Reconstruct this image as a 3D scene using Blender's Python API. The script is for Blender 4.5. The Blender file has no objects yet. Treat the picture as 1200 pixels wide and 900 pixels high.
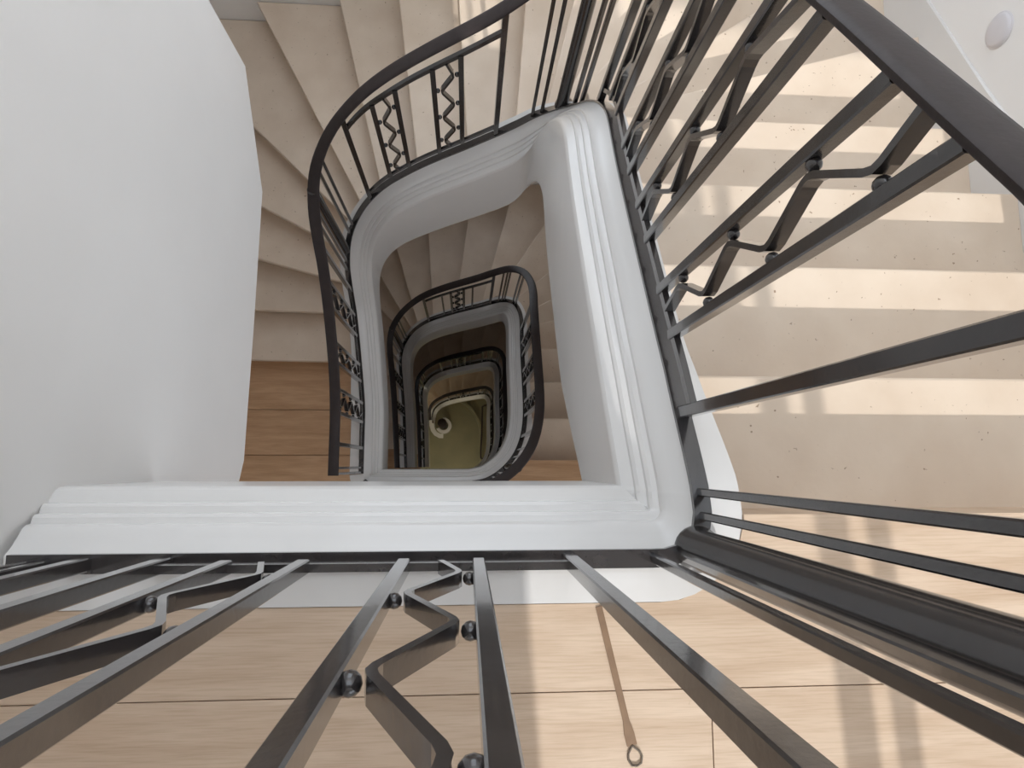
import bpy, bmesh, math, random
from mathutils import Vector, Matrix
random.seed(7)
scene = bpy.context.scene
COL = scene.collection
PI = math.pi

# ------------------------------------------------------------------ camera
CAM_H = 1.2246
cd = bpy.data.cameras.new('camera'); cam = bpy.data.objects.new('camera', cd); COL.objects.link(cam)
cd.sensor_width = 36.0; cd.lens = 22.5; cd.clip_start = 0.02; cd.clip_end = 100
RX = (0.99755238, 0.00887774, 0.06935735)
RY = (0.0, -0.99190731, 0.12696414)
RD = (-0.06992322, 0.12665338, 0.98947949)
cam.matrix_world = Matrix(((RX[0], -RX[1], -RX[2], 0.0),
                           (RY[0], -RY[1], -RY[2], 0.0),
                           (-RD[0], RD[1], RD[2], CAM_H),
                           (0, 0, 0, 1)))
scene.camera = cam

# ------------------------------------------------------------------ light
world = bpy.data.worlds.new('sky'); scene.world = world; world.use_nodes = True
bg = world.node_tree.nodes['Background']
bg.inputs[0].default_value = (0.86, 0.92, 1.0, 1); bg.inputs[1].default_value = 1.1
sd = bpy.data.lights.new('sun', 'SUN'); sun = bpy.data.objects.new('sun', sd); COL.objects.link(sun)
sd.energy = 1.2; sd.angle = math.radians(0.6); sd.color = (1.0, 0.98, 0.95)
SUN_DIR = Vector((-0.077, 1.0, -0.81)).normalized()
sun.rotation_euler = SUN_DIR.to_track_quat('-Z', 'Y').to_euler()
ld = bpy.data.lights.new('hall_lamp', 'POINT'); lamp = bpy.data.objects.new('hall_lamp', ld); COL.objects.link(lamp)
ld.energy = 9; ld.shadow_soft_size = 0.12; ld.color = (1.0, 0.95, 0.70); lamp.location = (-0.15, -0.9, -11.2)
vs = scene.view_settings
vs.view_transform = 'Standard'; vs.look = 'None'; vs.gamma = 1.0; vs.exposure = 1.15
vs.use_curve_mapping = False
scene.cycles.max_bounces = 16; scene.cycles.diffuse_bounces = 10

# ------------------------------------------------------------------ materials
def new_mat(name):
    m = bpy.data.materials.new(name); m.use_nodes = True
    nt = m.node_tree; b = nt.nodes['Principled BSDF']
    return m, nt, b

def N(nt, t, **kw):
    n = nt.nodes.new(t)
    for k, v in kw.items(): setattr(n, k, v)
    return n

def noise_mat(name, c1, c2, scale=8, rough=0.5, bump=0.0, stretch=(1, 1, 1), spec=0.5, detail=5, specks=None, rand=0.0, bscale=None):
    m, nt, b = new_mat(name)
    tc = N(nt, 'ShaderNodeTexCoord'); mp = N(nt, 'ShaderNodeMapping'); mp.inputs['Scale'].default_value = stretch
    nt.links.new(tc.outputs['Object'], mp.inputs[0])
    oi = N(nt, 'ShaderNodeObjectInfo')
    no = N(nt, 'ShaderNodeTexNoise'); no.inputs['Scale'].default_value = scale; no.inputs['Detail'].default_value = detail
    no.noise_dimensions = '4D'
    mu = N(nt, 'ShaderNodeMath', operation='MULTIPLY'); mu.inputs[1].default_value = 40.0 if rand else 0.0
    nt.links.new(oi.outputs['Random'], mu.inputs[0]); nt.links.new(mu.outputs[0], no.inputs['W'])
    nt.links.new(mp.outputs[0], no.inputs['Vector'])
    cr = N(nt, 'ShaderNodeValToRGB')
    cr.color_ramp.elements[0].position = 0.3; cr.color_ramp.elements[1].position = 0.7
    cr.color_ramp.elements[0].color = (*c1, 1); cr.color_ramp.elements[1].color = (*c2, 1)
    nt.links.new(no.outputs['Fac'], cr.inputs[0])
    out = cr.outputs[0]
    if rand:
        hv = N(nt, 'ShaderNodeHueSaturation')
        mr = N(nt, 'ShaderNodeMapRange'); mr.inputs['To Min'].default_value = 1 - rand; mr.inputs['To Max'].default_value = 1 + rand
        nt.links.new(oi.outputs['Random'], mr.inputs[0]); nt.links.new(mr.outputs[0], hv.inputs['Value'])
        nt.links.new(out, hv.inputs['Color']); out = hv.outputs[0]
    if specks:
        n2 = N(nt, 'ShaderNodeTexNoise'); n2.inputs['Scale'].default_value = specks[0]; n2.inputs['Detail'].default_value = 3
        nt.links.new(tc.outputs['Object'], n2.inputs['Vector'])
        r2 = N(nt, 'ShaderNodeValToRGB'); r2.color_ramp.elements[0].position = specks[1]; r2.color_ramp.elements[1].position = specks[1] + 0.04
        nt.links.new(n2.outputs['Fac'], r2.inputs[0])
        mx = N(nt, 'ShaderNodeMix', data_type='RGBA')
        nt.links.new(r2.outputs[0], mx.inputs[0]); nt.links.new(out, mx.inputs[6]); mx.inputs[7].default_value = (*specks[2], 1)
        out = mx.outputs[2]
    nt.links.new(out, b.inputs['Base Color'])
    b.inputs['Roughness'].default_value = rough
    b.inputs['Specular IOR Level'].default_value = spec
    if bump:
        bp = N(nt, 'ShaderNodeBump'); bp.inputs['Strength'].default_value = bump; bp.inputs['Distance'].default_value = 0.004
        if bscale:
            n3 = N(nt, 'ShaderNodeTexNoise'); n3.inputs['Scale'].default_value = bscale; n3.inputs['Detail'].default_value = 4
            nt.links.new(tc.outputs['Object'], n3.inputs['Vector']); nt.links.new(n3.outputs['Fac'], bp.inputs['Height'])
        else:
            nt.links.new(no.outputs['Fac'], bp.inputs['Height'])
        nt.links.new(bp.outputs[0], b.inputs['Normal'])
    return m

M_STONE = noise_mat('limestone', (0.60, 0.485, 0.375), (0.70, 0.59, 0.475), 5, 0.38, 0.10, rand=0.05, specks=(70, 0.70, (0.30, 0.21, 0.14)), bscale=60)
M_PLASTER = noise_mat('white_plaster', (0.81, 0.80, 0.785), (0.84, 0.83, 0.815), 3, 0.55, 0.05, bscale=30)
M_GLOSS = noise_mat('white_gloss_paint', (0.67, 0.66, 0.645), (0.70, 0.69, 0.675), 4, 0.22, 0.06, bscale=14)
M_IRON = noise_mat('dark_painted_iron', (0.022, 0.019, 0.019), (0.030, 0.026, 0.026), 20, 0.24, 0.12, bscale=90)
M_RAIL = noise_mat('handrail_iron', (0.027, 0.020, 0.019), (0.036, 0.027, 0.026), 25, 0.5, 0.1, spec=0.3, bscale=120)
for m_, c_ in ((M_IRON, 0.8), (M_RAIL, 0.0)):
    b_ = m_.node_tree.nodes['Principled BSDF']; b_.inputs['Coat Weight'].default_value = c_; b_.inputs['Coat Roughness'].default_value = 0.10
M_HALL = noise_mat('hall_floor_stone', (0.22, 0.215, 0.135), (0.28, 0.26, 0.16), 3, 0.5)
M_BAND = noise_mat('band_brown', (0.20, 0.12, 0.07), (0.26, 0.16, 0.09), 30, 0.6)
M_HOOK = noise_mat('hook_brown', (0.10, 0.08, 0.06), (0.16, 0.13, 0.10), 30, 0.35)
M_BUTTON = noise_mat('white_plastic', (0.62, 0.60, 0.62), (0.66, 0.64, 0.66), 10, 0.4)

def wood_mat(name, c1, c2):
    m, nt, b = new_mat(name)
    tc = N(nt, 'ShaderNodeTexCoord'); oi = N(nt, 'ShaderNodeObjectInfo')
    ad = N(nt, 'ShaderNodeVectorMath', operation='ADD'); sc = N(nt, 'ShaderNodeVectorMath', operation='SCALE')
    cx = N(nt, 'ShaderNodeCombineXYZ')
    nt.links.new(oi.outputs['Random'], cx.inputs[0]); nt.links.new(oi.outputs['Random'], cx.inputs[1])
    nt.links.new(cx.outputs[0], sc.inputs[0]); sc.inputs['Scale'].default_value = 17
    nt.links.new(tc.outputs['Object'], ad.inputs[0]); nt.links.new(sc.outputs[0], ad.inputs[1])
    mp = N(nt, 'ShaderNodeMapping'); mp.inputs['Scale'].default_value = (1.2, 11, 1); nt.links.new(ad.outputs[0], mp.inputs[0])
    n1 = N(nt, 'ShaderNodeTexNoise'); n1.inputs['Scale'].default_value = 2.2; n1.inputs['Detail'].default_value = 6; n1.inputs['Distortion'].default_value = 0.6
    nt.links.new(mp.outputs[0], n1.inputs['Vector'])
    mp2 = N(nt, 'ShaderNodeMapping'); mp2.inputs['Scale'].default_value = (6, 130, 1); nt.links.new(ad.outputs[0], mp2.inputs[0])
    n2 = N(nt, 'ShaderNodeTexNoise'); n2.inputs['Scale'].default_value = 2; n2.inputs['Detail'].default_value = 3
    nt.links.new(mp2.outputs[0], n2.inputs['Vector'])
    cr = N(nt, 'ShaderNodeValToRGB')
    cr.color_ramp.elements[0].position = 0.32; cr.color_ramp.elements[0].color = (*c1, 1)
    cr.color_ramp.elements[1].position = 0.68; cr.color_ramp.elements[1].color = (*c2, 1)
    nt.links.new(n1.outputs['Fac'], cr.inputs[0])
    r2 = N(nt, 'ShaderNodeValToRGB'); r2.color_ramp.elements[0].position = 0.35; r2.color_ramp.elements[0].color = (0.90, 0.88, 0.85, 1)
    r2.color_ramp.elements[1].position = 0.55; r2.color_ramp.elements[1].color = (1, 1, 1, 1)
    nt.links.new(n2.outputs['Fac'], r2.inputs[0])
    mx = N(nt, 'ShaderNodeMix', data_type='RGBA', blend_type='MULTIPLY'); mx.inputs[0].default_value = 1
    nt.links.new(cr.outputs[0], mx.inputs[6]); nt.links.new(r2.outputs[0], mx.inputs[7])
    n3 = N(nt, 'ShaderNodeTexNoise'); n3.inputs['Scale'].default_value = 26; n3.inputs['Detail'].default_value = 2
    nt.links.new(ad.outputs[0], n3.inputs['Vector'])
    r3 = N(nt, 'ShaderNodeValToRGB'); r3.color_ramp.elements[0].position = 0.76; r3.color_ramp.elements[1].position = 0.80
    nt.links.new(n3.outputs['Fac'], r3.inputs[0])
    m3 = N(nt, 'ShaderNodeMix', data_type='RGBA'); nt.links.new(r3.outputs[0], m3.inputs[0]); nt.links.new(mx.outputs[2], m3.inputs[6])
    m3.inputs[7].default_value = (0.22, 0.13, 0.08, 1)
    nt.links.new(m3.outputs[2], b.inputs['Base Color']); b.inputs['Roughness'].default_value = 0.5
    bp = N(nt, 'ShaderNodeBump'); bp.inputs['Strength'].default_value = 0.12; bp.inputs['Distance'].default_value = 0.002
    nt.links.new(n2.outputs['Fac'], bp.inputs['Height']); nt.links.new(bp.outputs[0], b.inputs['Normal'])
    return m
M_WOOD = wood_mat('pale_oak_boards', (0.53, 0.39, 0.275), (0.65, 0.51, 0.385))
M_WOOD_WARMLIT = wood_mat('warm_lit_oak_boards', (0.42, 0.245, 0.125), (0.54, 0.335, 0.19))  # same oak with the warmer light of the lower landings put into its colour

# ------------------------------------------------------------------ object helpers
def link_mesh(name, verts, faces, mat, parent=None, smooth=None):
    me = bpy.data.meshes.new(name); me.from_pydata([tuple(v) for v in verts], [], faces)
    bm = bmesh.new(); bm.from_mesh(me); bmesh.ops.recalc_face_normals(bm, faces=bm.faces); bm.to_mesh(me); bm.free()
    return link(name, me, mat, parent, smooth)

def link(name, me, mat, parent=None, smooth=None):
    if smooth is not None:
        me.polygons.foreach_set('use_smooth', [True] * len(me.polygons))
        me.set_sharp_from_angle(angle=math.radians(smooth))
    if mat and not me.materials: me.materials.append(mat)
    o = bpy.data.objects.new(name, me); COL.objects.link(o)
    if parent:
        o.parent = parent
        o.matrix_parent_inverse = Matrix.Translation(-parent.location)   # children keep world coordinates
    return o

def empty(name, loc):
    o = bpy.data.objects.new(name, None); COL.objects.link(o); o.location = loc; o.empty_display_size = 0.1
    return o

def tag(o, label=None, cat=None, group=None, kind=None):
    if label: o['label'] = label
    if cat: o['category'] = cat
    if group: o['group'] = group
    if kind: o['kind'] = kind
    return o

class MB:
    def __init__(s): s.v = []; s.f = []
    def add(s, vs_, fs_):
        n = len(s.v); s.v += [Vector(p) for p in vs_]; s.f += [[i + n for i in f] for f in fs_]; return s
    def box(s, x0, y0, z0, x1, y1, z1):
        return s.add([(x0,y0,z0),(x1,y0,z0),(x1,y1,z0),(x0,y1,z0),(x0,y0,z1),(x1,y0,z1),(x1,y1,z1),(x0,y1,z1)],
                     [(0,3,2,1),(4,5,6,7),(0,1,5,4),(1,2,6,5),(2,3,7,6),(3,0,4,7)])
    def prism(s, poly, z0, z1):
        n = len(poly)
        return s.add([(x,y,z0) for x,y in poly] + [(x,y,z1) for x,y in poly],
                     [list(range(n))[::-1], list(range(n, 2*n))] + [(i,(i+1)%n,(i+1)%n+n,i+n) for i in range(n)])
    def loft(s, rings, closed=False, caps=True):
        m = len(rings[0]); vs_ = [p for r in rings for p in r]; fs_ = []
        R = len(rings)
        for i in range(R if closed else R-1):
            for j in range(m):
                a, b = i*m+j, i*m+(j+1)%m
                c, d = ((i+1)%R)*m+(j+1)%m, ((i+1)%R)*m+j
                fs_.append((a,b,c,d))
        if caps and not closed:
            fs_.append(list(range(m))[::-1]); fs_.append(list(range((R-1)*m, R*m)))
        return s.add(vs_, fs_)
    def build(s, name, mat, parent=None, smooth=None):
        return link_mesh(name, s.v, s.f, mat, parent, smooth)

# ------------------------------------------------------------------ plan of the well: loop paths
R_ = 0.17            # riser height
def catmull(pts, per=6):
    out = []
    P = [pts[0]] + list(pts) + [pts[-1]]
    for i in range(1, len(P)-2):
        p0, p1, p2, p3 = [Vector(q) for q in P[i-1:i+3]]
        for j in range(per):
            t = j / per
            out.append(0.5*((2*p1)+(-p0+p2)*t+(2*p0-5*p1+4*p2-p3)*t*t+(-p0+3*p1-3*p2+p3)*t**3))
    out.append(Vector(pts[-1]))
    return out

class Path:
    """inner (well-side) edge of the string, walked down the stairs; offset > 0 goes into the well"""
    def __init__(s, pts, corners, kmap, z0, flat_end=None):
        # pts: list of Vector xy; corners: dict index -> (centre, radius)
        s.p = pts; n = len(pts); s.c = corners
        s.s = [0.0]
        for i in range(1, n): s.s.append(s.s[-1] + (pts[i]-pts[i-1]).length)
        s.L = s.s[-1]
        s.n = []
        for i in range(n):
            a = pts[max(i-1,0)]; b = pts[min(i+1,n-1)]
            t = (b-a).normalized(); s.n.append(Vector((-t.y, t.x)))   # well is on the left (walked counter-clockwise)
        s.z0 = z0
        ks = [(s.near(q), k) for q, k in kmap]
        ks.sort()
        raw = []
        for i in range(n):
            raw.append(s._interp(ks, s.s[i]))
        # smooth k over arc length
        s.k = []
        for i in range(n):
            w = 0; a = 0
            for j in range(n):
                d = abs(s.s[j]-s.s[i])
                if d < 0.12:
                    g = (0.12-d)*(s.s[min(j+1,n-1)]-s.s[max(j-1,0)]); w += g; a += g*raw[j]
            s.k.append(a/w if w else raw[i])
    def _interp(s, ks, x):
        if x <= ks[0][0]: return ks[0][1]
        for (a, ka), (b, kb) in zip(ks, ks[1:]):
            if x <= b: return ka + (kb-ka)*(x-a)/max(b-a, 1e-6)
        return ks[-1][1]
    def near(s, q):
        best = (9e9, 0)
        for i in range(len(s.p)-1):
            a, b = s.p[i], s.p[i+1]; d = b-a; l2 = d.length_squared
            if l2 < 1e-12: continue
            t = max(0, min(1, (Vector(q)-a).dot(d)/l2)); e = (a+d*t-Vector(q)).length
            if e < best[0]: best = (e, s.s[i]+t*math.sqrt(l2))
        return best[1]
    def _ix(s, x):
        x = max(0, min(s.L, x))
        for i in range(len(s.s)-1):
            if x <= s.s[i+1]: return i, (x-s.s[i])/max(s.s[i+1]-s.s[i], 1e-9)
        return len(s.s)-2, 1.0
    def off(s, i, o):
        """vertex i offset by o into the well, mitred inside tight corners"""
        if i in s.c:
            c, r = s.c[i]
            if o < r: return s.p[i] + s.n[i]*o
            d = Vector(c) - s.corner_pt[i]
            e = Vector((math.copysign(1, d.x), math.copysign(1, d.y)))
            return Vector(c) + e*(o-r)
        return s.p[i] + s.n[i]*o
    def at(s, x, o=0.0):
        i, t = s._ix(x); a, b = s.off(i, o), s.off(i+1, o); return a.lerp(b, t)
    def kk(s, x):
        i, t = s._ix(x); return s.k[i]*(1-t)+s.k[i+1]*t
    def z(s, x): return s.z0 - s.kk(x)*R_
    def tan(s, x):
        i, t = s._ix(x)
        n = s.n[i].lerp(s.n[i+1], t); n.normalize(); return Vector((n.y, -n.x)), n
    def cap(s, x):
        k = s.kk(x); return s.z(x) + 0.004 + 0.032*max(0, min(1, min(k, s.k[-1]-k)))

CAPW = 0.098
def capw(P, x):
    k = P.kk(x); e = max(0.0, min(1.0, 1.25-min(k, P.k[-1]-k)))
    return 0.064 + 0.034*e

def arc(cx, cy, r, a0, a1, n=8):
    return [Vector((cx+r*math.cos(math.radians(a0+(a1-a0)*i/n)), cy+r*math.sin(math.radians(a0+(a1-a0)*i/n)))) for i in range(n+1)]

RIGHT_TOP = [(0.437,-0.02),(0.43,0.16),(0.424,0.40),(0.421,0.65),(0.421,0.90),(0.428,1.14),(0.436,1.30),(0.430,1.42),(0.400,1.53),(0.325,1.592),(0.22,1.604),
             (0.08,1.592),(-0.13,1.568),(-0.34,1.535),(-0.48,1.503),(-0.60,1.455),(-0.69,1.375),(-0.732,1.27),(-0.742,1.16),(-0.737,1.00),(-0.727,0.70),(-0.725,0.40),(-0.725,0.15)]
WELL_L = -0.725

def dense_line(a, b, step=0.08):
    a, b = Vector(a), Vector(b); n = max(1, int((b-a).length/step)); return [a.lerp(b, i/n) for i in range(n)]

def make_path(kind, z0):
    pts = []; corners = {}; cp = {}
    if kind == 'top':
        fy = -0.155
        pts += dense_line((-0.815, fy), (0.367, fy)); r = 0.07; c = (0.437-r, fy+r)
    else:
        fy = -0.11; r0 = 0.055; c0 = (WELL_L+r0, fy+r0)
        for q in arc(c0[0], c0[1], r0, 180, 270):
            corners[len(pts)] = (c0, r0); cp[len(pts)] = Vector((WELL_L, fy)); pts.append(q)
        pts += dense_line((WELL_L+r0+0.03, fy), (0.0, fy))
    if kind == 'top':
        for q in arc(c[0], c[1], r, 270, 360):
            corners[len(pts)] = (c, r); cp[len(pts)] = Vector((0.437, fy)); pts.append(q)
        pts += catmull([(0.437, -0.06)] + RIGHT_TOP, 5)
    else:
        big = [(0.02,-0.108),(0.13,-0.085),(0.225,-0.03),(0.305,0.05),(0.363,0.15),(0.400,0.27),(0.418,0.42)]
        pts += catmull(big + RIGHT_TOP[3:], 5)
    kms = {'top': [((0.43,-0.093),0),((0.42,0.202),1),((0.42,0.517),2),((0.42,0.816),3),((0.425,1.118),4),((0.435,1.245),5),((0.434,1.352),6),((0.425,1.44),7),
                   ((0.405,1.52),8),((0.34,1.585),9),((0.22,1.604),10),((-0.01,1.58),11),((-0.27,1.545),12),((-0.48,1.503),13),((-0.60,1.455),14),((-0.69,1.375),15),
                   ((-0.735,1.26),16),((-0.742,1.14),17),((-0.737,1.0),18),((-0.727,0.715),19),((-0.725,0.41),20)],
           'mid': [((0.36,0.10),0),((0.41,0.35),1),((0.42,0.652),2),((0.42,0.956),3),((0.43,1.177),4),((0.435,1.33),5),((0.42,1.47),6),((0.34,1.58),7),((0.165,1.60),8),
                   ((-0.10,1.575),9),((-0.36,1.53),10),((-0.52,1.49),11),((-0.60,1.455),12),((-0.67,1.40),13),((-0.71,1.33),14),((-0.738,1.22),15),((-0.737,1.03),16),((-0.73,0.771),17),
                   ((-0.726,0.513),18),((-0.725,0.205),19),((-0.725,0.0),19.7)],
           }
    km = kms['top'] if kind == 'top' else kms['mid']
    if kind != 'top':
        for j, q in enumerate(pts):
            e = max(0.0, min(1.0, (q.y-0.8)/0.7)); pts[j] = Vector((q.x, q.y-(0.20 if kind == 'last' else 0.095)*e))
    if kind == 'last':
        # left side stops and curls into the volute
        pts = [p for p in pts if not (p.x < -0.55 and p.y < 0.98 and p.y > 0.0 and len(pts) > 3)]
        n0 = len(pts)
        while pts[-1].y < 1.05 and pts[-1].x < -0.6: pts.pop()
        for q in ((-0.735, 0.98), (-0.728, 0.90), (-0.70, 0.80), (-0.65, 0.735), (-0.585, 0.70), (-0.52, 0.70)): pts.append(Vector(q))
        km = [(q, min(k, 16)) for q, k in km if k < 16] + [((-0.737, 1.0), 15.6), ((-0.70, 0.80), 16)]
    else:
        pts.append(Vector((WELL_L, -0.02)) if kind == 'mid' else Vector((WELL_L, -0.055)))
    # remove duplicates, keeping corner indices valid
    keep = []; cmap = {}; cpm = {}
    for i, q in enumerate(pts):
        if keep and (q-keep[-1]).length < 1e-4: continue
        if i in corners: cmap[len(keep)] = corners[i]; cpm[len(keep)] = cp[i]
        keep.append(q)
    P = Path.__new__(Path); P.corner_pt = cpm
    P.__init__(keep, cmap, km, z0)
    return P

STOREY = 20*R_
PATHS = [make_path('top', 0.0), make_path('mid', -STOREY), make_path('mid', -2*STOREY), make_path('last', -3*STOREY)]
GROUND = -3*STOREY - 16*R_

# ------------------------------------------------------------------ setting: walls and floors
XL, XR, YF, YB = -1.80, 1.66, 2.76, -1.80
ZT = 3.0
ZB = GROUND - 0.3
FILL_WIN_TOP = 1.75
def struct(name, mb, mat, label=None, parent=None, smooth=None):
    o = mb.build(name, mat, parent, smooth); o['kind'] = 'structure'
    if label: o['label'] = label
    return o
# right wall (from the foot of the landing onwards above the floor, full depth below it)
w = MB(); w.box(XR, -0.02, ZB, XR+0.2, YF, ZT); 
ZW0, ZW1 = -STOREY+0.35, -STOREY+2.75                  # tall unseen opening, added to brighten the landing one storey down
w.box(XR, YB, ZB, XR+0.2, -0.02, ZW0); w.box(XR, YB, ZW1, XR+0.2, -0.02, -0.30)
w.box(XR, YB, ZW0, XR+0.2, -1.65, ZW1); w.box(XR, -0.25, ZW0, XR+0.2, -0.02, ZW1)
pl = bpy.data.lights.new('fill_opening_portal', 'AREA'); po = bpy.data.objects.new('fill_opening_portal', pl); COL.objects.link(po)
pl.shape = 'RECTANGLE'; pl.size = 1.4; pl.size_y = ZW1-ZW0; pl.cycles.is_portal = True
po.location = (XR+0.1, -0.95, (ZW0+ZW1)/2); po.rotation_euler = Vector((-1, 0, 0)).to_track_quat('-Z', 'Z').to_euler()
struct('wall_right', w, M_PLASTER, 'white plaster stair wall along the right of the stone steps')
w = MB(); w.box(XR+0.2, -0.02, -0.30, 2.8, 0.18, ZT); w.box(2.6, YB, -0.30, 2.8, -0.02, ZT)
struct('wall_right', w, M_PLASTER, 'white plaster wall closing the top landing on the right')
FX0, FX1 = -0.75, 0.65
w = MB(); w.box(XL-0.2, YF, ZB, FX0, YF+0.2, ZT); w.box(FX1, YF, ZB, XR+0.2, YF+0.2, ZT)
zprev = ZB
for i in (1, 0):                                      # unseen far-wall openings, added to brighten the two upper flights
    z0w, z1w = ((-1.0, 1.3), (-STOREY-0.6, -STOREY+0.2))[i]
    w.box(FX0, YF, zprev, FX1, YF+0.2, z0w); zprev = z1w
    pl = bpy.data.lights.new('fill_opening_portal', 'AREA'); po = bpy.data.objects.new('fill_opening_portal', pl); COL.objects.link(po)
    pl.shape = 'RECTANGLE'; pl.size = FX1-FX0; pl.size_y = z1w-z0w; pl.cycles.is_portal = True
    po.location = ((FX0+FX1)/2, YF+0.1, (z0w+z1w)/2); po.rotation_euler = (PI/2, 0, 0)
    po.rotation_euler = Vector((0, -1, 0)).to_track_quat('-Z', 'Z').to_euler()
w.box(FX0, YF, zprev, FX1, YF+0.2, ZT)
struct('wall_front', w, M_PLASTER, 'white plaster wall at the far end of the stairwell')
LY0, LY1 = -1.5, -0.6
w = MB(); w.box(XL-0.2, LY1, ZB, XL, YF, -1.15); w.box(XL-0.2, YB, ZB, XL, LY0, -1.15)
tops = [GROUND, -3*STOREY, -2*STOREY, -STOREY]
w.box(XL-0.2, LY0, ZB, XL, LY1, GROUND+0.9)
for i, zl in enumerate(tops):                         # small unseen openings added on the left to brighten the lower landings
    w.box(XL-0.2, LY0, zl+FILL_WIN_TOP, XL, LY1, (tops[i+1]+0.9) if i < 3 else -1.15)
    pl = bpy.data.lights.new('fill_opening_portal', 'AREA'); po = bpy.data.objects.new('fill_opening_portal', pl); COL.objects.link(po)
    pl.shape = 'RECTANGLE'; pl.size = LY1-LY0; pl.size_y = FILL_WIN_TOP-0.9; pl.cycles.is_portal = True
    po.location = (XL-0.1, (LY0+LY1)/2, zl+(FILL_WIN_TOP+0.9)/2); po.rotation_euler = Vector((1, 0, 0)).to_track_quat('-Z', 'Z').to_euler()
struct('wall_left', w, M_PLASTER, 'white plaster stair wall below on the left')
# back wall with the casement window the sun comes through
WX0, WX1, WZ0, WZ1 = 0.235, 2.35, 0.90, 1.98
w = MB()
w.box(XL-0.2, YB-0.2, ZB, 2.8, YB, WZ0); w.box(XL-0.2, YB-0.2, WZ1, 2.8, YB, ZT)
w.box(XL-0.2, YB-0.2, WZ0, WX0, YB, WZ1); w.box(WX1, YB-0.2, WZ0, 2.8, YB, WZ1)
struct('wall_back', w, M_PLASTER, 'white plaster wall with the casement window behind the top landing')
wf = MB(); wf.box(0.816, YB-0.13, WZ0, 0.880, YB-0.07, WZ1); wf.box(0.918, YB-0.13, WZ0, 0.963, YB-0.07, WZ1)
win = struct('window_1', wf, M_GLOSS, 'white casement window frame behind the top landing')
# upper left wall: the curved wall hanging over the left flight
curve = [Vector(q) for q in ((-0.838,-1.80),(-0.836,-0.16),(-0.812,-0.06),(-0.798,0.02),(-0.788,0.50),(-0.782,1.03),(-0.872,1.54),(-1.03,1.81),(-1.30,2.25),(-1.62,2.76))]
poly = [(p.x, p.y) for p in curve] + [(XL-0.2, YF), (XL-0.2, YB)]
w = MB(); w.prism(poly, -1.15, ZT)
struct('wall_left', w, M_PLASTER, 'tall smooth off-white wall on the left, its lower edge above the left flight', smooth=14)
# skirting at the landing's left wall
w = MB(); w.box(-0.838, YB, 0.0, -0.822, -0.20, 0.14)
struct('baseboard_left', w, M_GLOSS, 'white skirting board along the left wall of the top landing')

w = MB(); w.box(-0.80, YB, 2.55, 2.6, -0.02, 2.75); w.box(-0.76, -0.02, 2.55, XR, 0.42, 2.75)  # unseen ceiling, added and brought forward to shade landing and fascia
struct('ceiling', w, M_PLASTER, 'unseen white ceiling added to shade the top landing, open to the roof light above the well')

def clip(poly, ax, val, keep_less):
    out = []
    for i in range(len(poly)):
        a, b = poly[i], poly[(i+1) % len(poly)]
        ia = (a[ax] <= val) if keep_less else (a[ax] >= val); ib = (b[ax] <= val) if keep_less else (b[ax] >= val)
        if ia: out.append(a)
        if ia != ib:
            t = (val-a[ax])/(b[ax]-a[ax]); out.append((a[0]+(b[0]-a[0])*t, a[1]+(b[1]-a[1])*t))
    return out

def planks(floor, poly, z, cells, gap=0.0011, mat=None):
    for x0, x1, y0, y1 in cells:
        q = clip(clip(clip(clip(poly, 0, x0+gap, False), 0, x1-gap, True), 1, y0+gap, False), 1, y1-gap, True)
        if len(q) < 3: continue
        area = abs(sum(q[i][0]*q[(i+1)%len(q)][1]-q[(i+1)%len(q)][0]*q[i][1] for i in range(len(q))))/2
        if area < 0.002: continue
        mb = MB(); mb.prism(q, z-0.018, z); mb.build('plank', mat or M_WOOD, floor)

P0 = PATHS[0]
# top landing
edge = []
x = 0.0; s_end = P0.near((0.437, -0.093))
nseg = 60
for i in range(nseg+1):
    q = P0.at(s_end*i/nseg, -capw(P0, s_end*i/nseg)-0.002); edge.append((q.x, q.y))
edge = [e for e in edge if e[1] <= -0.0931 or e[0] < 0.5]
poly = [(-0.822, YB), (2.6, YB), (2.6, -0.093), (edge[-1][0], -0.093)] + edge[::-1] + [(-0.822, edge[0][1])]
fl = struct('floor', MB().prism(poly, -0.28, -0.019), M_WOOD, 'top landing of wide pale oak boards behind the railing')
rows = [(-0.411,-0.05),(-0.731,-0.411),(-1.051,-0.731),(-1.371,-1.051),(-1.801,-1.371)]
joints = [[1.75], [0.457, 2.0], [-0.2, 1.2], [0.7], [0.1, 1.7]]
for (y0, y1), js in zip(rows, joints):
    xs = [-0.822] + js + [2.6]
    planks(fl, poly, 0.0, [(a, b, y0, y1) for a, b in zip(xs, xs[1:])])

def landing(i, left_top, right_top):
    z = -i*STOREY; P = PATHS[i]; prev = PATHS[i-1]
    s1 = P.near((0.36, right_top)) if i < 4 else 0
    edge = [P.at(s1*j/50, -capw(P, s1*j/50)-0.002) for j in range(51)]
    edge = [(q.x, q.y) for q in edge]
    xr = max(e[0] for e in edge)
    edge = [e for e in edge if e[1] < right_top-0.001]
    poly = [(XL, YB), (XR, YB), (XR, right_top), (edge[-1][0], right_top)] + edge[::-1] + [(edge[0][0], left_top), (XL, left_top)]
    f = struct('floor', MB().prism(poly, z-0.28, z-0.019), M_WOOD_WARMLIT,
               ['', 'oak landing one storey down, at the foot of the left flight', 'second oak landing down the well', 'third oak landing down the well'][i])
    ys = [left_top, left_top-0.35]
    while ys[-1] > YB: ys.append(max(ys[-1]-0.32, YB))
    cells = []
    for n, (y1, y0) in enumerate(zip(ys, ys[1:])):
        for a, b in ((XL, -0.2), (-0.2, XR)): cells.append((a, b, y0, y1))
    if right_top > left_top: cells.append((-0.2, XR, left_top, right_top))
    planks(f, poly, z, cells, 0.0022, M_WOOD_WARMLIT)
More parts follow.
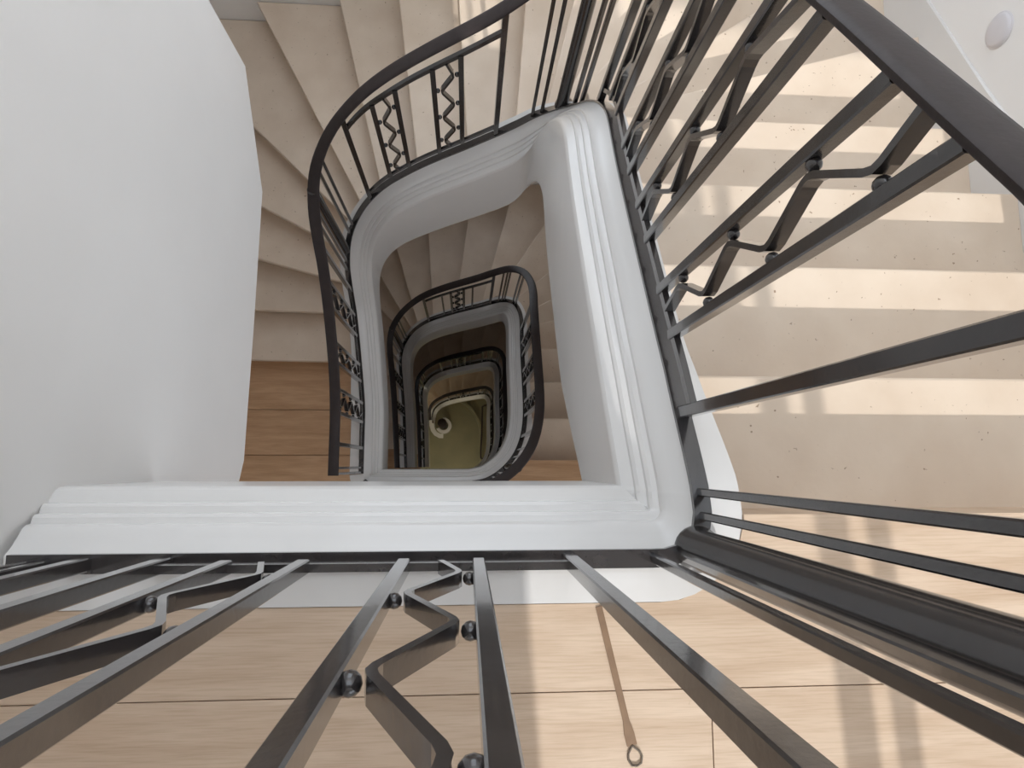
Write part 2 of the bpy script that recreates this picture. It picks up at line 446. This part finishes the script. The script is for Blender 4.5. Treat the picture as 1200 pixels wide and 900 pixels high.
landing(1, 0.745, 0.04); landing(2, 0.235, 0.04); landing(3, 0.235, 0.04)
struct('floor', MB().box(XL, YB, GROUND-0.2, XR, YF, GROUND), M_HALL, 'olive stone floor of the hall at the very bottom of the well')

# ------------------------------------------------------------------ stair flights
def ray_rect(p, ang):
    d = Vector((math.cos(math.radians(ang)), math.sin(math.radians(ang)))); best = 9e9
    if d.x > 1e-6: best = min(best, (XR-0.004-p.x)/d.x)
    if d.x < -1e-6: best = min(best, (XL+0.004-p.x)/d.x)
    if d.y > 1e-6: best = min(best, (YF-0.004-p.y)/d.y)
    if d.y < -1e-6: best = min(best, (YB-p.y)/d.y)
    return p + d*best
def perim(q):
    # position along right -> far -> left walls
    if abs(q.x-XR+0.004) < 1e-4: return q.y
    if abs(q.y-YF+0.004) < 1e-4: return YF + (XR-q.x)
    return YF + (XR-XL) + (YF-q.y)
CORN = [(YF, (XR-0.004, YF-0.004)), (YF+XR-XL, (XL+0.004, YF-0.004))]

def meet(P, p, ang, smin):
    """where the tread line through p cuts the outer edge of the string's cap"""
    d = Vector((math.cos(math.radians(ang)), math.sin(math.radians(ang)))); n = Vector((-d.y, d.x))
    best = None
    M = 400
    prev = None
    for i in range(M+1):
        x = P.L*i/M; q = P.at(x, -capw(P, x)-0.001); f = (q-p).dot(n)
        if prev is not None and prev[1]*f <= 0:
            t = prev[1]/(prev[1]-f) if prev[1] != f else 0; xx = prev[0]+(x-prev[0])*t; qq = P.at(xx, -capw(P, xx)-0.001)
            e = (qq-p).length
            if best is None or e < best[0]: best = (e, xx, qq)
        prev = (x, f)
    return best[1], best[2]

def region(P, la, lb):
    """polygon between two tread lines (inner curve + walls)"""
    sa, ia = meet(P, la[0], la[1], 0); sb, ib = meet(P, lb[0], lb[1], 0)
    oa, ob = ray_rect(ia, la[1]), ray_rect(ib, lb[1])
    inner = [ia]
    n = max(2, int((sb-sa)/0.03))
    if sb > sa:
        for j in range(1, n): x = sa+(sb-sa)*j/n; inner.append(P.at(x, -capw(P, x)-0.001))
    inner.append(ib)
    out = [ob]
    pa, pb = perim(oa), perim(ob)
    for cpos, c in reversed(CORN):
        if pa+1e-4 < cpos < pb-1e-4: out.append(Vector(c))
    out.append(oa)
    poly = [(q.x, q.y) for q in inner + out]
    res = []
    for q in poly:
        if not res or (Vector(q)-Vector(res[-1])).length > 1e-4: res.append(q)
    return res

def shift(l, d):
    a = math.radians(l[1]); return (l[0] + Vector((math.sin(a), -math.cos(a)))*d, l[1])   # towards the step above

TOP_LINES = [((0.53,-0.093),0),((0.53,0.202),0),((0.53,0.517),0),((0.53,0.816),0),((0.53,1.118),0),((0.525,1.243),16.5),((0.525,1.372),34.2),((0.50,1.58),48),((0.44,1.64),63),
             ((0.36,1.68),76),((0.226,1.70),85.5),((-0.016,1.68),93.6),((-0.285,1.65),97),((-0.505,1.60),103.2),((-0.64,1.54),117.7),((-0.78,1.53),135.7),((-0.82,1.367),152.4),
             ((-0.825,1.19),165.1),((-0.825,1.022),178.8),((-0.825,0.716),179.5)]
MID_LINES = [((0.53,0.04),0),((0.53,0.356),0),((0.53,0.652),0),((0.53,0.948),2.5),((0.53,1.177),15.5),((0.525,1.343),29.5),((0.52,1.58),39.8),((0.36,1.735),56.7),((0.17,1.70),75.4),
             ((-0.105,1.70),82.7),((-0.37,1.73),93.7),((-0.59,1.70),106),((-0.67,1.56),121),((-0.76,1.50),136),((-0.80,1.40),151),((-0.82,1.24),165),((-0.825,1.03),178),((-0.825,0.771),180),
             ((-0.825,0.513),180),((-0.825,0.205),180)]

def bevel_top(mb, zt, off):
    me = bpy.data.meshes.new('step'); me.from_pydata([tuple(v) for v in mb.v], [], mb.f)
    bm = bmesh.new(); bm.from_mesh(me); bmesh.ops.recalc_face_normals(bm, faces=bm.faces)
    es = [e for e in bm.edges if all(abs(v.co.z-zt) < 1e-5 for v in e.verts) and len(e.link_faces) == 2]
    bmesh.ops.bevel(bm, geom=es, offset=off, segments=2, profile=0.5, affect='EDGES', clamp_overlap=True)
    bm.to_mesh(me); bm.free(); return me

def soft(P, j, o):
    """inner offsets are eased round the bends so that the lower edge turns in a wide curve"""
    p = P.off(j, o)
    if o < 0.02 or P.kk(P.s[j]) < 2 or P.L-P.s[j] < 0.2: return p
    a = Vector((0, 0)); w = 0; win = 1.5*o
    for i in range(len(P.p)):
        d = abs(P.s[i]-P.s[j])
        if d < win:
            g = (win-d)*(P.s[min(i+1,len(P.p)-1)]-P.s[max(i-1,0)]); a += P.off(i, o)*g; w += g
    return a/w

def stair_flight(i, lines, nlast, label, prof, thick, cat_label):
    P = PATHS[i]; z0 = P.z0
    root = empty('stair_flight', (1.0, -0.09, z0)); tag(root, label, 'staircase')
    L = [(Vector(p), a) for p, a in lines]
    for k in range(1, nlast+1):
        zk = z0 - k*R_
        la = shift(L[k-1], 0.028)
        slab = region(P, la, L[k])
        block = region(P, la, shift(L[k], 0.028))
        mb = MB(); mb.prism(slab, zk-0.045, zk)
        me = bevel_top(mb, zk, 0.006)
        bm = bmesh.new(); bm.from_mesh(me)
        b2 = MB(); b2.prism(block, zk-R_-0.05, zk-0.045)
        vsn = [bm.verts.new(v) for v in b2.v]
        for f in b2.f:
            try: bm.faces.new([vsn[t] for t in f])
            except ValueError: pass
        bmesh.ops.recalc_face_normals(bm, faces=bm.faces)
        bm.to_mesh(me); bm.free()
        o = link('step', me, M_STONE, root)
    # moulded string with the landing's fascia, one continuous plaster piece
    rings = []
    for j in range(len(P.p)):
        x = P.s[j]; zc = P.cap(x); T = thick(P, x)
        cw = capw(P, x)
        ring = [(P.off(j, -cw), zc-T), (P.off(j, -cw), zc)]
        for o, dz in prof: ring.append((soft(P, j, o), zc+dz))
        ring.append((soft(P, j, prof[-1][0]), zc-T))
        rings.append([Vector((q.x, q.y, z)) for q, z in ring])
    mb = MB(); mb.loft(rings)
    st = mb.build('string', M_GLOSS, root, smooth=28)
    st['label'] = 'white moulded plaster string'
    return root

PROF0 = [(-0.004,0.0),(0.0,-0.004),(0.010,-0.016),(0.026,-0.030),(0.040,-0.040),(0.046,-0.050),(0.047,-0.062),(0.058,-0.066),(0.064,-0.073),(0.065,-0.084),(0.077,-0.088),(0.083,-0.095),
         (0.084,-0.106),(0.097,-0.111),(0.108,-0.118),(0.113,-0.128),(0.115,-0.140)]
PROF1 = [(o*0.75, dz) for o, dz in PROF0]
PROF2 = [(o*0.5, dz) for o, dz in PROF0]
def thick0(P, x):
    k = P.kk(x)
    if k < 0.01: return 0.52
    if k < 3: return 0.52 + 0.18*min(1, k/1.2)
    if k < 12: return 0.70 - 0.08*(k-3)/9
    return 0.62 - 0.20*min(1, (k-12)/6)
def thick1(P, x): return 0.46
stair_flight(0, TOP_LINES, 19, 'topmost pale limestone stair flight winding down from the oak landing around the well', PROF0, thick0, '')
stair_flight(1, MID_LINES, 19, 'second limestone stair flight, in shade one storey below the top flight', PROF1, thick1, '')
stair_flight(2, MID_LINES, 19, 'third stair flight down the well, dim and bluish', PROF2, thick1, '')
lowest = stair_flight(3, MID_LINES, 16, 'lowest stair flight, its string curling round a volute above the hall floor', PROF2, lambda P, x: 0.27, '')

# skirting that follows the right-hand wall down the steps
mb = MB(); rings = []
for j in range(0, 13):
    y = -0.05 + 1.9*j/12; zp = -((y+0.093)/0.304)*R_ + 0.13 + (0.06 if y > 1.2 else 0.02)*max(0, (y-1.1))/0.5
    rings.append([Vector((XR-0.007, y, zp-0.5)), Vector((XR-0.007, y, zp-0.006)), Vector((XR-0.003, y, zp)), Vector((XR, y, zp)), Vector((XR, y, zp-0.5))])
mb.loft(rings); struct('baseboard_right', mb, M_GLOSS, 'cream skirting sloping down the right wall beside the sunlit steps')

# round white wall button above the skirting
def lathe(prof, n=32):
    mb = MB(); rings = []
    for r, z in prof: rings.append([Vector((r*math.cos(2*PI*i/n), r*math.sin(2*PI*i/n), z)) for i in range(n)])
    mb.loft(rings); return mb
root = empty('wall_button', (XR, 1.36, -0.52)); tag(root, 'small round white button on the wall at upper right above the skirting', 'button')
m4 = Matrix.Translation((XR, 1.36, -0.52)) @ Matrix.Rotation(-PI/2, 4, 'Y')
for nm, pr in (('base_plate', [(0.0,0.0),(0.052,0.0),(0.054,0.002),(0.052,0.004),(0.0,0.004)]), ('cover', [(0.0,0.004),(0.050,0.004),(0.047,0.008),(0.040,0.011),(0.025,0.013),(0.0,0.0135)])):
    mb = lathe([(max(r, 0.0005), z) for r, z in pr]); mb.v = [m4 @ v for v in mb.v]; mb.build(nm, M_BUTTON, root, smooth=40)

# ------------------------------------------------------------------ railings
RO = -0.017          # rail line: just outside the string's edge
HAND, LOW, UP = 0.862, 0.075, 0.75
def hand(P, x):
    zs = [P.cap(min(max(x+e, 0), P.L)) for e in (-0.16,-0.12,-0.08,-0.04,0,0.04,0.08,0.12,0.16)]
    ease = sum(zs)/len(zs) - P.cap(x)
    if P.kk(x) < 3 or P.L - x < 0.3: ease = 0.0
    k = P.kk(x)
    if P.z0 < -1: return 0.93 + ease
    return HAND + ease + 0.11*max(0.0, 1-k/2.3) + 0.068*max(0.0, min(1.0, (k-17.5)/2.5))   # a little higher along the landings
def up3(q, z): return Vector((q.x, q.y, z))

def strip(P, s0, s1, o, dz, sect, ztype='pitch', step=0.025, dk=None):
    """loft a section (list of (across, up)) along the path"""
    n = max(2, int((s1-s0)/step)); rings = []
    for j in range(n+1):
        x = s0+(s1-s0)*j/n; z = P.cap(x)+(dz(P, x) if callable(dz) else dz)
        rings.append([up3(P.at(x, o+a), z+u) for a, u in sect])
    mb = MB(); mb.loft(rings); return mb

def rect(wd, ht): return [(-wd/2,-ht/2),(wd/2,-ht/2),(wd/2,ht/2),(-wd/2,ht/2)]
HSEC = [(-0.0285,-0.007),(-0.026,-0.010),(0.026,-0.010),(0.0285,-0.007),(0.0295,0.002),(0.026,0.007),(0.016,0.0095),(0.0,0.0105),(-0.016,0.0095),(-0.026,0.007),(-0.0295,0.002)]

def bar(P, x, z0, z1, parent, name='baluster', wd=0.024, th=0.024, o=RO):
    t, n = P.tan(x); q = P.at(x, o); b = 0.0022
    sec = [(-wd/2+b,-th/2),(wd/2-b,-th/2),(wd/2,-th/2+b),(wd/2,th/2-b),(wd/2-b,th/2),(-wd/2+b,th/2),(-wd/2,th/2-b),(-wd/2,-th/2+b)]
    rings = [[up3(q+t*a+n*c, z) for a, c in sec] for z in (z0, z1)]
    return MB().loft(rings).build(name, M_IRON, parent)

COLLAR = None
def collar_mesh():
    bm = bmesh.new(); bmesh.ops.create_uvsphere(bm, u_segments=12, v_segments=8, radius=0.0105)
    bmesh.ops.scale(bm, vec=(1.0, 1.0, 1.15), verts=bm.verts)
    me = bpy.data.meshes.new('collar'); bm.to_mesh(me); bm.free()
    me.polygons.foreach_set('use_smooth', [True]*len(me.polygons)); me.materials.append(M_IRON); return me
COLLAR = collar_mesh()

def zigzag(P, s1, s2, z0, z1, first_far, half, start, parent, collars=True, th=0.023, wd=0.010):
    q1, q2 = P.at(s1, RO), P.at(s2, RO); d = (q2-q1); Ln = d.length; t = d.normalized(); n = Vector((-t.y, t.x))
    mar = 0.030
    pts = [(Ln/2, z0)]; side = first_far; z = z0+start; kinks = []
    while z < z1-0.055:
        u = Ln-mar if side else mar
        pts.append((u, z)); kinks.append((side, z)); side = not side; z += half
    pts.append((Ln/2, z1))
    # round the kinks
    rp = [pts[0]]
    for a, b, c in zip(pts, pts[1:], pts[2:]):
        A, B, C = Vector(a), Vector(b), Vector(c)
        la, lc = (A-B).length, (C-B).length; rr = min(0.016, la*0.3, lc*0.3)
        pa, pc = B+(A-B)/la*rr, B+(C-B)/lc*rr
        rp += [tuple(pa), tuple(pa*0.25+B*0.5+pc*0.25), tuple(pc)]
    rp.append(pts[-1])
    rings = []
    for i, p in enumerate(rp):
        a = Vector(rp[max(i-1,0)]); b = Vector(rp[min(i+1,len(rp)-1)]); tg = (b-a).normalized(); nn = Vector((-tg.y, tg.x))
        ring = []
        for c, e in ((-wd/2,-th/2),(wd/2,-th/2),(wd/2,th/2),(-wd/2,th/2)):
            uu = Vector(p)+nn*c; q = q1+t*uu.x+n*e; ring.append(up3(q, uu.y))
        rings.append(ring)
    zb = MB().loft(rings).build('zigzag_bar', M_IRON, parent)
    if collars:
        for sd_, zz in kinks:
            u = Ln-0.0165 if sd_ else 0.0165
            c = bpy.data.objects.new('collar', COLLAR); COL.objects.link(c); c.parent = zb
            q = q1+t*u; c.location = up3(q, zz)
    return zb

def post(P, pt, z0, z1, parent, r=0.037):
    rings = [[Vector((pt[0]+rr*math.cos(2*PI*i/24), pt[1]+rr*math.sin(2*PI*i/24), z)) for i in range(24)]
             for rr, z in ((r*1.18, z0), (r*1.18, z0+0.012), (r, z0+0.02), (r, z1))]
    o = MB().loft(rings).build('corner_post', M_IRON, parent, smooth=40); o['label'] = 'thick round corner post'; return o

def railing(i, label, panels, groups, s_start, s_end, collars, extra=None):
    """panels: (end bar, end bar, [pairs], upper rail?, half, start); groups: list of (kind, xy)"""
    P = PATHS[i]
    q0 = P.at(s_start, RO); root = empty('stair_railing', (q0.x, q0.y, P.cap(s_start))); tag(root, label, 'railing')
    strip(P, s_start, s_end, RO, 0.006, rect(0.034, 0.012)).build('base_rail', M_IRON, root, smooth=30)
    strip(P, s_start, s_end, RO-0.006, hand, HSEC).build('handrail', M_RAIL, root, smooth=40)
    for a, b, pairs, upper, half, start in panels:
        sa, sb = P.near(a), P.near(b)
        strip(P, sa+0.008, sb-0.008, RO, LOW, rect(0.014, 0.022)).build('lower_rail', M_IRON, root, smooth=30)
        if upper: strip(P, sa+0.008, sb-0.008, RO, UP, rect(0.016, 0.026)).build('upper_rail', M_IRON, root, smooth=30)
        for x in (sa, sb): bar(P, x, P.cap(x)+0.01, P.cap(x)+hand(P,x)-0.012, root)
        for pr in pairs:
            if len(pr) == 1:
                x = P.near(pr[0]); bar(P, x, P.cap(x)+LOW, P.cap(x)+(UP if upper else hand(P,x)-0.012), root, wd=0.015, th=0.016); continue
            x0, x1 = P.near(pr[0]), P.near(pr[1])
            for x in (x0, x1):
                bar(P, x, P.cap(x)+(LOW-0.01), P.cap(x)+(UP if upper else hand(P,x)-0.012), root, wd=0.022, th=0.024)
            xm = (x0+x1)/2
            zigzag(P, x0, x1, P.cap(xm)+LOW+0.008, P.cap(xm)+(UP-0.01 if upper else hand(P,xm)-0.015), True, half, start, root, collars)
    for kind, pt in groups:
        x = P.near(pt)
        if kind == 'b': bar(P, x, P.cap(x)+0.01, P.cap(x)+hand(P,x)-0.012, root, wd=0.015, th=0.016)
        elif kind == 's': bar(P, x, P.cap(x)+0.01, P.cap(x)+hand(P,x)-0.012, root)
        else:
            q = P.at(x, RO-0.014); post(P, (q.x, q.y), P.cap(x), P.cap(x)+hand(P,x)-0.01, root, 0.037 if kind == 'P' else 0.026)
    if extra: extra(P, root)
    return root

top_right_panel = ((0.44,0.111),(0.44,1.262),[((0.43,0.283),(0.43,0.40)),((0.43,0.55),(0.43,0.665)),((0.43,0.79),(0.43,0.895)),((0.43,1.045),(0.43,1.146))],False,0.125,0.10)
left_panel = ((-0.735,1.123),(-0.73,0.124),[((-0.74,0.985),(-0.74,0.863)),((-0.73,0.684),(-0.73,0.58)),((-0.73,0.436),(-0.73,0.304))],False,0.110,0.09)
tl_group = [('b',(-0.675,1.40)),('b',(-0.70,1.372)),('p',(-0.735,1.31)),('b',(-0.745,1.255)),('b',(-0.75,1.215))]
tr_group = [('b',(0.287,1.60)),('b',(0.325,1.60)),('p',(0.385,1.56)),('b',(0.43,1.49)),('b',(0.438,1.44))]
railing(0, 'dark iron railing of the top landing and top flight, nearest in view',
        [((-0.53,-0.155),(0.19,-0.155),[((-0.41,-0.155),(-0.28,-0.155)),((-0.108,-0.155),(0.022,-0.155))],False,0.158,0.12),
         top_right_panel,
         ((0.127,1.598),(-0.549,1.48),[((-0.036,1.58),(-0.15,1.56)),((-0.312,1.54),(-0.417,1.52))],True,0.104,0.055),
         left_panel],
        [('s',(-0.67,-0.155)),('b',(-0.735,-0.155)),('b',(-0.765,-0.155)),('b',(0.352,-0.155)),('b',(0.394,-0.150)),('P',(0.425,-0.143)),('b',(0.437,-0.093)),('b',(0.437,-0.05))] + tr_group + tl_group +
        [('b',(-0.725,-0.012)),('b',(-0.725,-0.045))],
        0.012, PATHS[0].L, True)
mid_panels = [((0.40,0.21),(0.43,1.13),[((0.41,0.37),(0.42,0.48)),((0.42,0.62),(0.42,0.73)),((0.42,0.87),(0.42,0.98))],False,0.125,0.10),
              ((0.203,1.605),(-0.406,1.52),[((0.028,1.59),),((-0.05,1.58),(-0.163,1.56)),((-0.243,1.55),)],True,0.104,0.055), left_panel]
mid_groups = [('s',(-0.4,-0.11)),('s',(-0.1,-0.11)),('b',(0.17,-0.06)),('b',(0.215,-0.035)),('p',(0.27,0.01)),('b',(0.315,0.07)),('b',(0.345,0.12))] + tr_group[:2] + [('b',(0.36,1.57))] + tr_group[3:] + tl_group
railing(1, 'dark iron railing one storey down, ringing the second flight', mid_panels, mid_groups, 0.04, PATHS[1].L, True)
railing(2, 'dark iron railing two storeys down, ringing the third flight', mid_panels, mid_groups, 0.04, PATHS[2].L, False)
def volute(P, root):
    c = Vector((-0.507, 0.865))
    z = GROUND
    rings = [[Vector((c.x+r*math.cos(2*PI*i/24), c.y+r*math.sin(2*PI*i/24), zz)) for i in range(24)] for r, zz in
             ((0.07, z+0.30), (0.05, z+0.34), (0.045, z+1.02), (0.085, z+1.04), (0.095, z+1.08), (0.085, z+1.12), (0.03, z+1.14))]
    o = MB().loft(rings).build('newel_cap', M_RAIL, root, smooth=40); o['label'] = 'dark round newel at the volute'
lp = [p for p in mid_panels[:2]]
railing(3, 'dark iron railing of the lowest flight, ending at a round newel', lp, mid_groups[:7] + tr_group, 0.04, PATHS[3].near((-0.737, 0.93)), False, volute)
# ring of plaster around the newel foot
mb = MB(); rings = []
c = Vector((-0.507, 0.865))
for j in range(28):
    a = math.radians(205 + 250*j/27)
    rings.append([Vector((c.x+rr*math.cos(a), c.y+rr*math.sin(a), GROUND+zz)) for rr, zz in ((0.10,0.0),(0.17,0.0),(0.17,0.26),(0.10,0.26))])
mb.loft(rings); mb.build('volute_plinth', M_GLOSS, lowest, smooth=30)

# hall floor details at the very bottom
mb = MB(); rings = []
cv = catmull([(-0.36,1.46),(-0.15,1.42),(0.02,1.30),(0.16,1.13),(0.255,0.93),(0.30,0.70),(0.312,0.45),(0.30,0.12),(0.27,-0.12)], 5)
for j, q in enumerate(cv):
    a, b = cv[max(j-1,0)], cv[min(j+1,len(cv)-1)]; t = (b-a).normalized(); n = Vector((-t.y, t.x))
    rings.append([up3(q+n*e, GROUND+zz) for e, zz in ((-0.03,0),(0.03,0),(0.03,0.16),(-0.03,0.16))])
mb.loft(rings); o = mb.build('curved_kerb', M_HALL, None, smooth=30); tag(o, 'curved stone kerb on the hall floor at the bottom of the well', 'kerb')
loop = catmull([(0.328,1.275),(0.40,1.31),(0.479,1.276),(0.484,0.70),(0.484,0.22),(0.45,0.155),(0.39,0.140),(0.33,0.155),(0.297,0.22),(0.315,0.70),(0.328,1.275)], 4)[:-1]
mb = MB(); rings = []
for j, q in enumerate(loop):
    a, b = loop[j-1], loop[(j+1) % len(loop)]; t = (b-a).normalized(); n = Vector((-t.y, t.x))
    rings.append([up3(q+n*0.018*math.cos(u), GROUND+0.30+0.018*math.sin(u)) for u in [2*PI*m/8 for m in range(8)]])
mb.loft(rings, closed=True)
root = empty('basement_rail', (0.39, 0.14, GROUND)); tag(root, 'narrow dark rail loop on the hall floor at the bottom of the well', 'railing')
mb.build('handrail', M_RAIL, root, smooth=40)
for q in ((0.484,0.70),(0.315,0.70),(0.39,0.140),(0.40,1.31)):
    mb = MB(); mb.box(q[0]-0.008, q[1]-0.008, GROUND, q[0]+0.008, q[1]+0.008, GROUND+0.29); mb.build('leg', M_IRON, root)

# strap, thin, flat and brown, with a hooked end, on the landing boards
root = empty('hooked_band', (0.28, -0.40, 0.0)); tag(root, 'thin brown strap with a hooked end on the oak landing boards', 'band')
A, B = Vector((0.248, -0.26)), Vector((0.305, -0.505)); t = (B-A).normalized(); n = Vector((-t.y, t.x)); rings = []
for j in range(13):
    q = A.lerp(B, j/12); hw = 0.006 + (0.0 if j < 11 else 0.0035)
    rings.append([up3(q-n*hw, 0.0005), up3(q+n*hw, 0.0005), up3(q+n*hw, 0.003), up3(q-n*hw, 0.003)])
MB().loft(rings).build('band', M_BAND, root)
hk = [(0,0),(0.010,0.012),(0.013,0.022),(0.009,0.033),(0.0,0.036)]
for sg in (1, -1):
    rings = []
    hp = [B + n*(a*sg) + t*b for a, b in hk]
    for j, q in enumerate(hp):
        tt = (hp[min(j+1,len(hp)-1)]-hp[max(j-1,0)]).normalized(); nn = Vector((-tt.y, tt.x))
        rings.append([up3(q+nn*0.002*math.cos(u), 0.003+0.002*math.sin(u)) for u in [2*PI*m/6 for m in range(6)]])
    MB().loft(rings).build('hook', M_HOOK, root, smooth=60)
